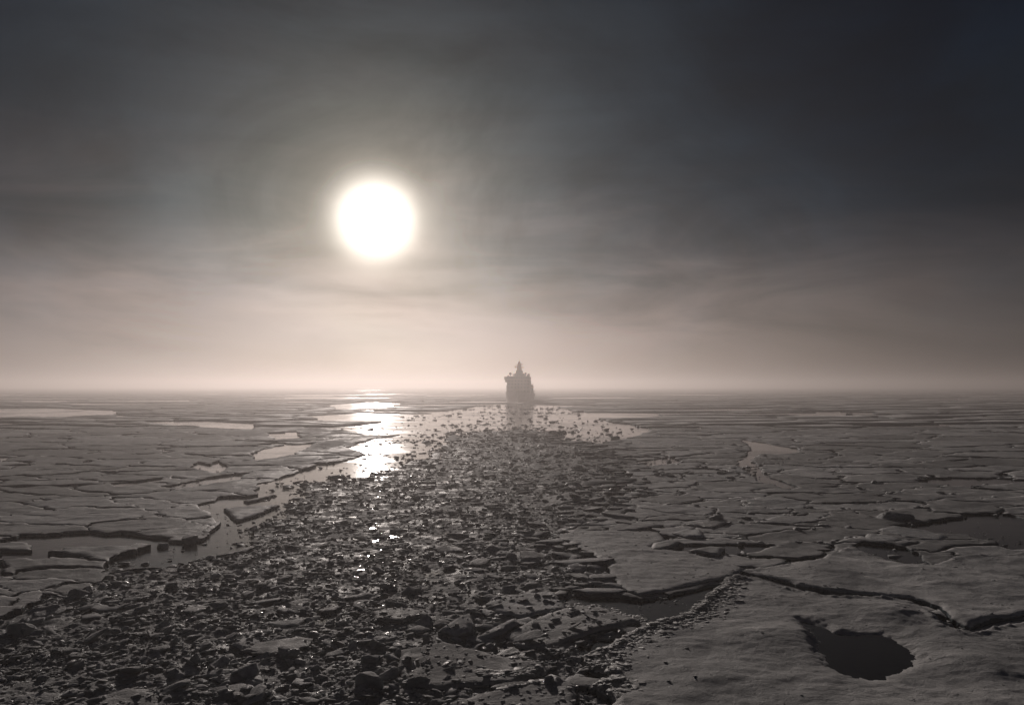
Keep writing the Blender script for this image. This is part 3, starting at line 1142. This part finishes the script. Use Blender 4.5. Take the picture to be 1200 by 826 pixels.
# ------------------------------------------------------------------ brash ice
def build_brash():
    rng = np.random.default_rng(21)
    fine_shapes = []
    for k in range(14):
        V, T = chunk_shape(3, rng, 9, 0.05)
        me = mesh_np('ice_chunk', V * np.array([1, 1, 0.7]), tris=T)
        me.materials.append(M['brash'])
        fine_shapes.append(me)
    low = [chunk_shape(1, rng, 8, 0.03) for _ in range(60)]
    mid = [chunk_shape(2, rng, 9, 0.05) for _ in range(30)]
    W = warp(BRASH)
    n = 85000
    u = rng.uniform(W[:, 0].min(), W[:, 0].max(), n)
    v = rng.uniform(W[:, 1].min(), W[:, 1].max(), n)
    P = unwarp(np.stack([u, v], 1))
    k = inside(P, BRASH)
    for w in WATER[-2:]:
        k &= ~inside(P, w)
    P = P[k]
    e, _ = nearest(P, BRASH0)
    d = P[:, 1]
    dens = fbm(P[:, 0], P[:, 1], 6.0, 3, 0.6)
    keep = rng.random(len(P)) < np.clip(0.62 + 0.9 * dens, 0.15, 1.0)
    P, e, d = P[keep], e[keep], d[keep]
    s = np.exp(rng.normal(math.log(0.125), 0.62, len(P))) * (0.75 + d / 180.0)
    s = np.clip(s, 0.0013 * d, 0.95)
    z = bed_height(P[:, 0], P[:, 1], e)
    for q in SLABS:
        k = inside(P, q[0]) & (rng.random(len(P)) < 0.30)
        top = q[2]
        for j in np.nonzero(k)[0]:
            h = top(*P[j])
            if h is not None:
                z[j] = h - 0.01
    # strays afloat along the edge, and crumbs in the cracks of the pack
    E = rough_outline(BRASH, 0.5, 0.3)
    E = E[(E[:, 1] > 50)]
    E = np.repeat(E, 2, 0)
    E = E + rng.normal(0, 1, E.shape) * (0.5 + 0.018 * E[:, 1:2]) * rng.choice([0.5, 1.0, 2.2], (len(E), 1))
    Wd = WATER[1]
    B = rng.uniform(Wd.min(0), Wd.max(0), (5200, 2))
    B = B[inside(B, Wd)]
    tip = np.array(g(605, 504))
    drift = fbm(B[:, 0] * 0.35, B[:, 1] * 0.8, 26.0, 3, 0.6)
    B = B[rng.random(len(B)) < np.clip(0.55 * np.exp(-np.linalg.norm((B - tip) * np.array([0.8, 0.45]), axis=1) / 30) + np.maximum(0, drift - 0.12) * 1.5, 0.0, 1.0)]
    lead = np.array([g(*q) for q in ((380, 560), (410, 525), (440, 512), (500, 509), (530, 514), (470, 545))])
    L_ = rng.uniform(lead.min(0), lead.max(0), (1500, 2))
    L_ = L_[inside(L_, lead) & (rng.random(1500) < np.clip(fbm(L_[:, 0] * 0.5, L_[:, 1], 14.0, 3, 0.6) + 0.12, 0, 0.8))]
    E = np.concatenate([E, B, L_])
    okE = inside(E, WATER[0]) | inside(E, WATER[1])
    E = E[okE]
    Cr = [q[rng.random(len(q)) < (0.22 if 640 < px < 960 else 0.11)] for q, kw, mt, lab, grp, px, py in FLOES if q[:, 1].mean() < 170]
    Cr = np.concatenate(Cr)
    ridge = np.maximum(0, fbm(Cr[:, 0], Cr[:, 1], 26.0, 3, 0.5) - 0.05)
    cs = 1 + 5.0 * ridge
    Cr = Cr + rng.normal(0, 0.0022, Cr.shape) * Cr[:, 1:2]
    e_pond = POND.mean(0) + (POND - POND.mean(0)) * 1.15
    # clods of snow lying on the near floes, thickest along their edges
    Sn = []
    for key, n_ in (('A', 420), ('B', 260), ('D', 200)):
        hp = HERO[key]
        top = top_of(HOBJ[key])
        q = rng.uniform(hp.min(0), hp.max(0), (n_ * 6, 2))
        q = q[inside(q, hp)]
        ed, _ = nearest(q, hp)
        q = q[rng.random(len(q)) < 0.12 + 0.88 * np.exp(-ed / 0.8)][:n_]
        q = q[~inside(q, e_pond)]
        hz = [top(*v) for v in q]
        Sn.append(np.array([(v[0], v[1], h) for v, h in zip(q, hz) if h is not None]))
    Sn = np.concatenate(Sn)
    nb = len(P)
    P = np.concatenate([P, E, Cr, Sn[:, :2]])
    d = P[:, 1]
    s = np.concatenate([s, np.exp(rng.normal(math.log(0.16), 0.55, len(E))) * (0.6 + E[:, 1] / 130), np.clip(np.exp(rng.normal(math.log(0.0013), 0.55, len(Cr))) * Cr[:, 1] * cs, 0.05, 0.7), np.clip(np.exp(rng.normal(math.log(0.055), 0.5, len(Sn))), 0.03, 0.2)])
    z = np.concatenate([z, np.full(len(E), -0.02), rng.uniform(0.02, 0.22, len(Cr)), Sn[:, 2]])
    rank = s / d
    rank[nb:] *= 0.3
    order = np.argsort(-rank)
    VV, TT, base = [], [], 0
    for r, i in enumerate(order):
        sq = rng.uniform(0.20, 0.55) if rng.random() < 0.85 else rng.uniform(0.5, 0.9)
        if r < 290:
            o = bpy.data.objects.new('ice_chunk', fine_shapes[r % len(fine_shapes)])
            COL.objects.link(o)
            o.location = (P[i, 0], P[i, 1], max(z[i], -0.02) + 0.12 * s[i])
            o.scale = (s[i] * rng.uniform(0.9, 1.4), s[i] * rng.uniform(0.7, 1.1), s[i] * sq)
            o.rotation_euler = (rng.uniform(-0.4, 0.4), rng.uniform(-0.4, 0.4), rng.uniform(0, 6.28))
            cx, cy = 600 + F * P[i, 0] / d[i], 452 + H * F / d[i]
            zone = 'far brash' if cy < 590 else ('brash of the sun glitter' if 340 < cx < 540 and cy < 720 else ('brash left of the sun glitter' if cx <= 340 else 'brash round the big slabs'))
            tag(o, 'loose wet lump of ice in the ' + zone, 'ice chunk', 'larger chunks in the ' + zone)
            continue
        V, T = (mid[rng.integers(len(mid))] if r < 2500 else low[rng.integers(len(low))])
        V = (V * (s[i] * np.array([rng.uniform(0.8, 1.8), rng.uniform(0.7, 1.2), sq * 0.8]))) @ rot(rng, 0.3).T
        VV.append(V + np.array([P[i, 0], P[i, 1], max(z[i], -0.02) + 0.12 * s[i]]))
        TT.append(T + base)
        base += len(V)
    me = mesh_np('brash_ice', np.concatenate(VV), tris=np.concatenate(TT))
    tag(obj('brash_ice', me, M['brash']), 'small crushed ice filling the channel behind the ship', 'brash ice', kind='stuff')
    print('brash', len(P), len(me.polygons))


build_brash()


# loose plates lying flat or tipped in the brash
def build_plates():
    rng = np.random.default_rng(33)
    shapes = []
    for k in range(12):
        n = rng.integers(5, 8)
        a = np.sort(rng.uniform(0, 6.283, n) * 0.35 + np.arange(n) / n * 6.283 * 0.65 + 0.0)
        a = np.arange(n) / n * 6.283 + rng.uniform(-0.35, 0.35, n)
        r = rng.uniform(0.7, 1.1, n)
        q = rough_outline(np.stack([np.cos(a) * r, np.sin(a) * r * 0.75], 1), 0.07, 0.06)
        V, T, nt = floe_geo(q, sp=0.12, fb=0.16, und=0.05, rim=0.02, zbot=-0.16, fine=0.4)[0]
        me = mesh_np('ice_plate', V, tris=T)
        sm = np.zeros(len(T), bool)
        sm[:nt] = True
        me.polygons.foreach_set('use_smooth', sm)
        me.materials.append(M['snow'] if k % 3 else M['brash'])
        shapes.append(me)
    W = warp(BRASH)
    done = []
    BELT = [(640, 509), (668, 518), (702, 522), (738, 541), (735, 560), (722, 590), (700, 615), (648, 632), (684, 650), (706, 664), (712, 682), (690, 700)]
    i = 0
    while len(done) < 285 and i < 14000:
        i += 1
        belt = rng.random() < 0.5
        if belt:
            t = rng.random() * 10.999
            a, b = BELT[int(t)], BELT[int(t) + 1]
            bx, by = a[0] + (b[0] - a[0]) * (t % 1) + rng.normal(-8, 20), a[1] + (b[1] - a[1]) * (t % 1)
            P = np.array([g(bx, by)])
            if any(inside(P, w)[0] for w in WATER) or any(inside(P, h)[0] for h in HERO.values()):
                continue
        else:
            q = np.array([[rng.uniform(W[:, 0].min(), math.log(150)), rng.uniform(W[:, 1].min(), W[:, 1].max())]])
            P = unwarp(q)
            if not inside(P, BRASH)[0] or any(inside(P, w)[0] for w in WATER):
                continue
        x, y = P[0]
        px, py = 600 + F * x / y, 452 + H * F / y
        right = px > 480 + (py - 500) * 0.2
        if not belt and not right and rng.random() < 0.72:
            continue
        s = np.clip(math.exp(rng.normal(math.log(0.75), 0.4)), 0.35, 1.8) * ((0.9 + y / 130) if belt else (0.85 + y / 260))
        if any((x - a) ** 2 + (y - b) ** 2 < ((s + c) * 0.75) ** 2 for a, b, c in done):
            continue
        done.append((x, y, s))
        o = bpy.data.objects.new('ice_plate', shapes[i % len(shapes)])
        COL.objects.link(o)
        o.location = (x, y, (0.18 if belt else 0.08) + rng.uniform(0, 0.08))
        o.scale = (s * rng.uniform(0.9, 1.6), s * rng.uniform(0.7, 1.1), 0.8 + 0.2 * s)
        o.rotation_euler = (rng.normal(0.02, 0.07), rng.normal(0, 0.06), rng.normal(0, 0.5) + (3.14159 if rng.random() < 0.5 else 0.0))
        zone = 'far brash' if py < 590 else ('brash of the sun glitter' if 340 < px < 540 and py < 720 else ('brash left of the sun glitter' if px <= 340 else 'brash round the big slabs'))
        zone = 'right rim of the brash' if belt else zone
        tag(o, 'flat broken plate of ice half sunk in the ' + zone, 'ice plate', 'loose plates in the ' + zone)


build_plates()


# ------------------------------------------------------------------ the ship
def box(bm, x0, x1, y0, y1, z0, z1, tx=1.0, ty=1.0):
    cx, cy = (x0 + x1) / 2, (y0 + y1) / 2
    hx, hy = (x1 - x0) / 2, (y1 - y0) / 2
    v = [bm.verts.new((cx + sx * hx, cy + sy * hy, z0)) for sx, sy in ((-1, -1), (1, -1), (1, 1), (-1, 1))]
    w = [bm.verts.new((cx + sx * hx * tx, cy + sy * hy * ty, z1)) for sx, sy in ((-1, -1), (1, -1), (1, 1), (-1, 1))]
    bm.faces.new(v[::-1])
    bm.faces.new(w)
    for i in range(4):
        j = (i + 1) % 4
        bm.faces.new((v[i], v[j], w[j], w[i]))


def tube(bm, p, q, r0, r1=None, seg=10):
    r1 = r0 if r1 is None else r1
    p, q = Vector(p), Vector(q)
    z = (q - p).normalized()
    x = z.orthogonal().normalized()
    y = z.cross(x)
    A, B = [], []
    for k in range(seg):
        a = 6.28318 * k / seg
        dv = x * math.cos(a) + y * math.sin(a)
        A.append(bm.verts.new(p + dv * r0))
        B.append(bm.verts.new(q + dv * r1))
    bm.faces.new(A[::-1])
    bm.faces.new(B)
    for k in range(seg):
        j = (k + 1) % seg
        bm.faces.new((A[k], A[j], B[j], B[k]))


def part(name, mat, parent, fn, bev=0.0, loc=None):
    bm = bmesh.new()
    fn(bm)
    if bev:
        bmesh.ops.bevel(bm, geom=bm.edges[:], offset=bev, segments=2, affect='EDGES')
    me = bpy.data.meshes.new(name)
    bm.to_mesh(me)
    bm.free()
    return obj(name, me, mat, parent, loc)


def build_ship():
    x, y = g(606.5, 471)
    root = bpy.data.objects.new('icebreaker_ship', None)
    COL.objects.link(root)
    root.location = (x, y, 0)
    root.scale = (1.10, 1.0, 1.0)
    root.rotation_euler = (0, 0, R(-4.2))          # bow towards us, stern swung a little to the right
    tag(root, 'dark icebreaker with high superstructure and tall mast in the fog', 'ship')

    # hull: sections along the length (local +y is aft); bow at y = -6
    def hull(bm):
        secs = [(-9, 0.4, 0.2, 11.0), (-5, 4.6, 1.8, 10.6), (0, 8.6, 5.4, 10.2), (8, 11.8, 9.4, 9.6), (20, 13.4, 12.2, 9.0), (45, 13.8, 13.0, 8.6),
                (70, 13.8, 13.0, 7.6), (92, 13.4, 12.4, 7.6), (100, 12.4, 11.2, 7.8)]
        rings = []
        for yy, top, wl, zt in secs:
            top, wl = top * 0.91, wl * 0.91
            rake = 2.6 if yy < 0 else (1.3 if yy < 8 else 0)
            rings.append([bm.verts.new(c) for c in (
                (-top, yy, zt), (-(top * .62 + wl * .38), yy + rake * .4, zt * .55), (-wl, yy + rake, 0.8), (-wl * .9, yy + rake * 1.3, -2.0),
                (wl * .9, yy + rake * 1.3, -2.0), (wl, yy + rake, 0.8), (top * .62 + wl * .38, yy + rake * .4, zt * .55), (top, yy, zt))])
        for a, b in zip(rings, rings[1:]):
            for k in range(8):
                j = (k + 1) % 8
                bm.faces.new((a[k], b[k], b[j], a[j]))
        bm.faces.new(rings[0])
        bm.faces.new(rings[-1][::-1])
    hu = part('hull', M['hull'], root, hull)
    for s in (-1, 1):
        part('anchor', M['grey'], hu, lambda bm: (tube(bm, (s * 5.0, -2.2, 7.0), (s * 4.8, -1.9, 5.2), 0.22), box(bm, s * 4.8 - 0.9, s * 4.8 + 0.9, -2.3, -1.8, 4.9, 5.4)))
        part('bulwark', M['hull'], hu, lambda bm: box(bm, s * 12.2 - 0.15, s * 12.2 + 0.15, 22, 68, 8.3, 9.7))
    # stacked decks of the accommodation
    tiers = [(-11.0, 10.6, 14, 52, 8.8, 12.4), (-10.9, 10.5, 15, 50, 12.4, 15.6), (-10.8, 10.4, 15.6, 48, 15.6, 18.8), (-10.7, 10.2, 16.2, 46, 18.8, 22.0)]
    for a in tiers:
        dk = part('deck_house', M['house'], root, lambda bm: box(bm, *a), 0.12)
        for k in range(7):
            cx = a[0] + 2.0 + k * 2.93
            part('window', M['glass'], dk, lambda bm: box(bm, cx - .5, cx + .5, a[2] - .05, a[2] + .2, a[4] + 1.5, a[4] + 2.5))
    br = part('bridge', M['house'], root, lambda bm: box(bm, -10.9, 10.3, 15.0, 27, 22.0, 25.6, 0.985, 0.97), 0.15)
    for k in range(13):
        cx = -10.2 + k * 1.62
        part('window', M['glass'], br, lambda bm: box(bm, cx - .6, cx + .6, 14.95, 15.4, 23.4, 24.9))
    part('bridge_wing', M['house'], root, lambda bm: (box(bm, -13.3, -10.85, 17, 22, 22.2, 25.3), box(bm, -12.6, -10.8, 18.5, 20.5, 19.6, 22.25)), 0.1)
    part('bridge_wing', M['house'], root, lambda bm: box(bm, 10.25, 11.2, 17, 22, 22.2, 24.9), 0.1)
    # on the bridge roof
    part('roof_house', M['house'], root, lambda bm: (box(bm, -4.2, 5.0, 18, 27, 25.6, 28.6, 0.94, 0.9), box(bm, -2.9, 3.6, 19, 25.6, 28.6, 31.6, 0.88, 0.85)), 0.08)
    part('searchlight', M['grey'], root, lambda bm: (tube(bm, (-7.6, 17.5, 25.5), (-7.6, 17.5, 27.6), 0.3), tube(bm, (-7.6, 16.5, 28.2), (-7.6, 18.3, 28.2), 1.35, 1.2, 14)))
    part('searchlight', M['grey'], root, lambda bm: (tube(bm, (6.4, 17.5, 25.5), (6.4, 17.5, 27.8), 0.3), tube(bm, (6.4, 16.7, 28.4), (6.4, 18.3, 28.4), 1.0, 0.9, 14)))
    for px_, pz, rr in ((9.0, 26.6, 1.25), (-5.0, 27.0, 0.8)):
        def dome(bm, px_=px_, pz=pz, rr=rr):
            tube(bm, (px_, 22, 25.5), (px_, 22, pz), 0.3)
            bmesh.ops.create_uvsphere(bm, u_segments=14, v_segments=8, radius=rr, matrix=Matrix.Translation((px_, 22, pz + rr * .6)))
        part('radome', M['white'], root, dome)

    def mast(bm):
        box(bm, -2.0, 2.5, 20.6, 24.8, 31.4, 35.4, 0.9, 0.85)
        box(bm, -1.8, 2.3, 20.9, 24.5, 35.4, 38.6, 0.72, 0.7)
        box(bm, -1.1, 1.6, 21.4, 24.0, 38.6, 40.6, 0.5, 0.5)
        tube(bm, (0.25, 22.6, 40.4), (0.25, 22.6, 43.6), 0.26, 0.14)
        box(bm, -4.4, 4.6, 22.3, 22.9, 34.4, 34.9)
        box(bm, -3.0, 3.4, 22.4, 22.8, 37.2, 37.6)
    ma = part('mast', M['orange'], root, mast, 0.05)
    part('radar_scanner', M['white'], ma, lambda bm: (box(bm, -4.4, -1.2, 22.1, 22.9, 35.5, 36.1), tube(bm, (-2.8, 22.5, 34.8), (-2.8, 22.5, 35.6), 0.25)))
    part('radar_scanner', M['white'], ma, lambda bm: (box(bm, 1.2, 3.8, 22.1, 22.9, 38.2, 38.7), tube(bm, (2.6, 22.5, 37.5), (2.6, 22.5, 38.3), 0.22)))
    for ax, az in ((-3.2, 36.4), (3.4, 36.0), (-5.9, 29.6), (6.6, 29.2)):
        part('whip_antenna', M['grey'], root, lambda bm: tube(bm, (ax, 22.6, az - (3.2 if az > 30 else 4.0)), (ax, 22.6, az + 1.6), 0.09, 0.05, 6))
    fu = part('funnel', M['house'], root, lambda bm: box(bm, -5.5, 5.5, 40, 49, 21.5, 27.2, 0.9, 0.85), 0.2)
    part('funnel_cap', M['grey'], fu, lambda bm: box(bm, -4.8, 4.8, 40.8, 48.2, 27.2, 28.0), 0.1)
    # boats, cranes and the helicopter deck further aft, seen past the right side
    for sx in (-1, 1):
        def boat(bm, sx=sx):
            bmesh.ops.create_uvsphere(bm, u_segments=16, v_segments=10, radius=1.0, matrix=Matrix.Translation((sx * 11.6, 38, 14.6)) @ Matrix.Diagonal((1.3, 4.2, 1.4, 1)))
        part('lifeboat', M['orange'], root, boat)
        for dy in (34.4, 41.0):
            part('boat_davit', M['grey'], root, lambda bm: box(bm, sx * 11.6 - 0.9, sx * 11.6 + 0.9, dy, dy + 0.6, 8.7, 16.4))
    part('locker', M['house'], root, lambda bm: box(bm, 7.4, 10.1, 18.5, 21, 25.6, 27.0), 0.06)
    part('locker', M['house'], root, lambda bm: box(bm, -10.4, -9.0, 18.5, 21, 25.6, 26.7), 0.06)
    part('aft_house', M['house'], root, lambda bm: box(bm, -10.5, 10.5, 52, 74, 8.0, 12.6), 0.1)
    part('helicopter_deck', M['grey'], root, lambda bm: (box(bm, -12.0, 12.0, 74, 97, 10.2, 10.7), box(bm, -10.0, -9.4, 80, 80.6, 7.4, 10.3), box(bm, 9.4, 10.0, 80, 80.6, 7.4, 10.3),
                                                         box(bm, -10.0, -9.4, 92, 92.6, 7.4, 10.3), box(bm, 9.4, 10.0, 92, 92.6, 7.4, 10.3)))
    part('deck_crane', M['orange'], root, lambda bm: (tube(bm, (10.0, 60, 12.5), (10.0, 60, 16.0), 0.8, 0.7), box(bm, 8.9, 11.1, 59, 61, 15.6, 17.2), tube(bm, (10.4, 60, 16.6), (10.9, 72, 18.3), 0.4, 0.25)))
    part('foremast', M['grey'], root, lambda bm: (tube(bm, (0, 3, 9.9), (0, 3, 19.0), 0.3, 0.15), box(bm, -1.6, 1.6, 2.9, 3.1, 16.4, 16.7)))
    for sx in (-2.2, 2.2):
        part('windlass', M['grey'], root, lambda bm: box(bm, sx - 1.2, sx + 1.2, 4, 6.5, 9.8, 11.2), 0.1)


build_ship()


# ------------------------------------------------------------------ fog
def build_haze():
    bm = bmesh.new()
    box(bm, -9300, 9300, -900, 18300, -3.2, 45.0)
    bmesh.ops.recalc_face_normals(bm, faces=bm.faces[:])
    me = bpy.data.meshes.new('haze')
    bm.to_mesh(me)
    bm.free()
    m = bpy.data.materials.new('haze')
    m.use_nodes = True
    nt = m.node_tree
    nt.nodes.clear()
    out = nt.nodes.new('ShaderNodeOutputMaterial')
    v = nt.nodes.new('ShaderNodeVolumePrincipled')
    v.inputs['Color'].default_value = (0.98, 0.90, 0.87, 1)
    v.inputs['Density'].default_value = 0.00064
    v.inputs['Anisotropy'].default_value = 0.63
    nt.links.new(v.outputs[0], out.inputs['Volume'])
    tag(obj('haze', me, m), 'low fog bank over the ice', 'fog', kind='stuff')


build_haze()
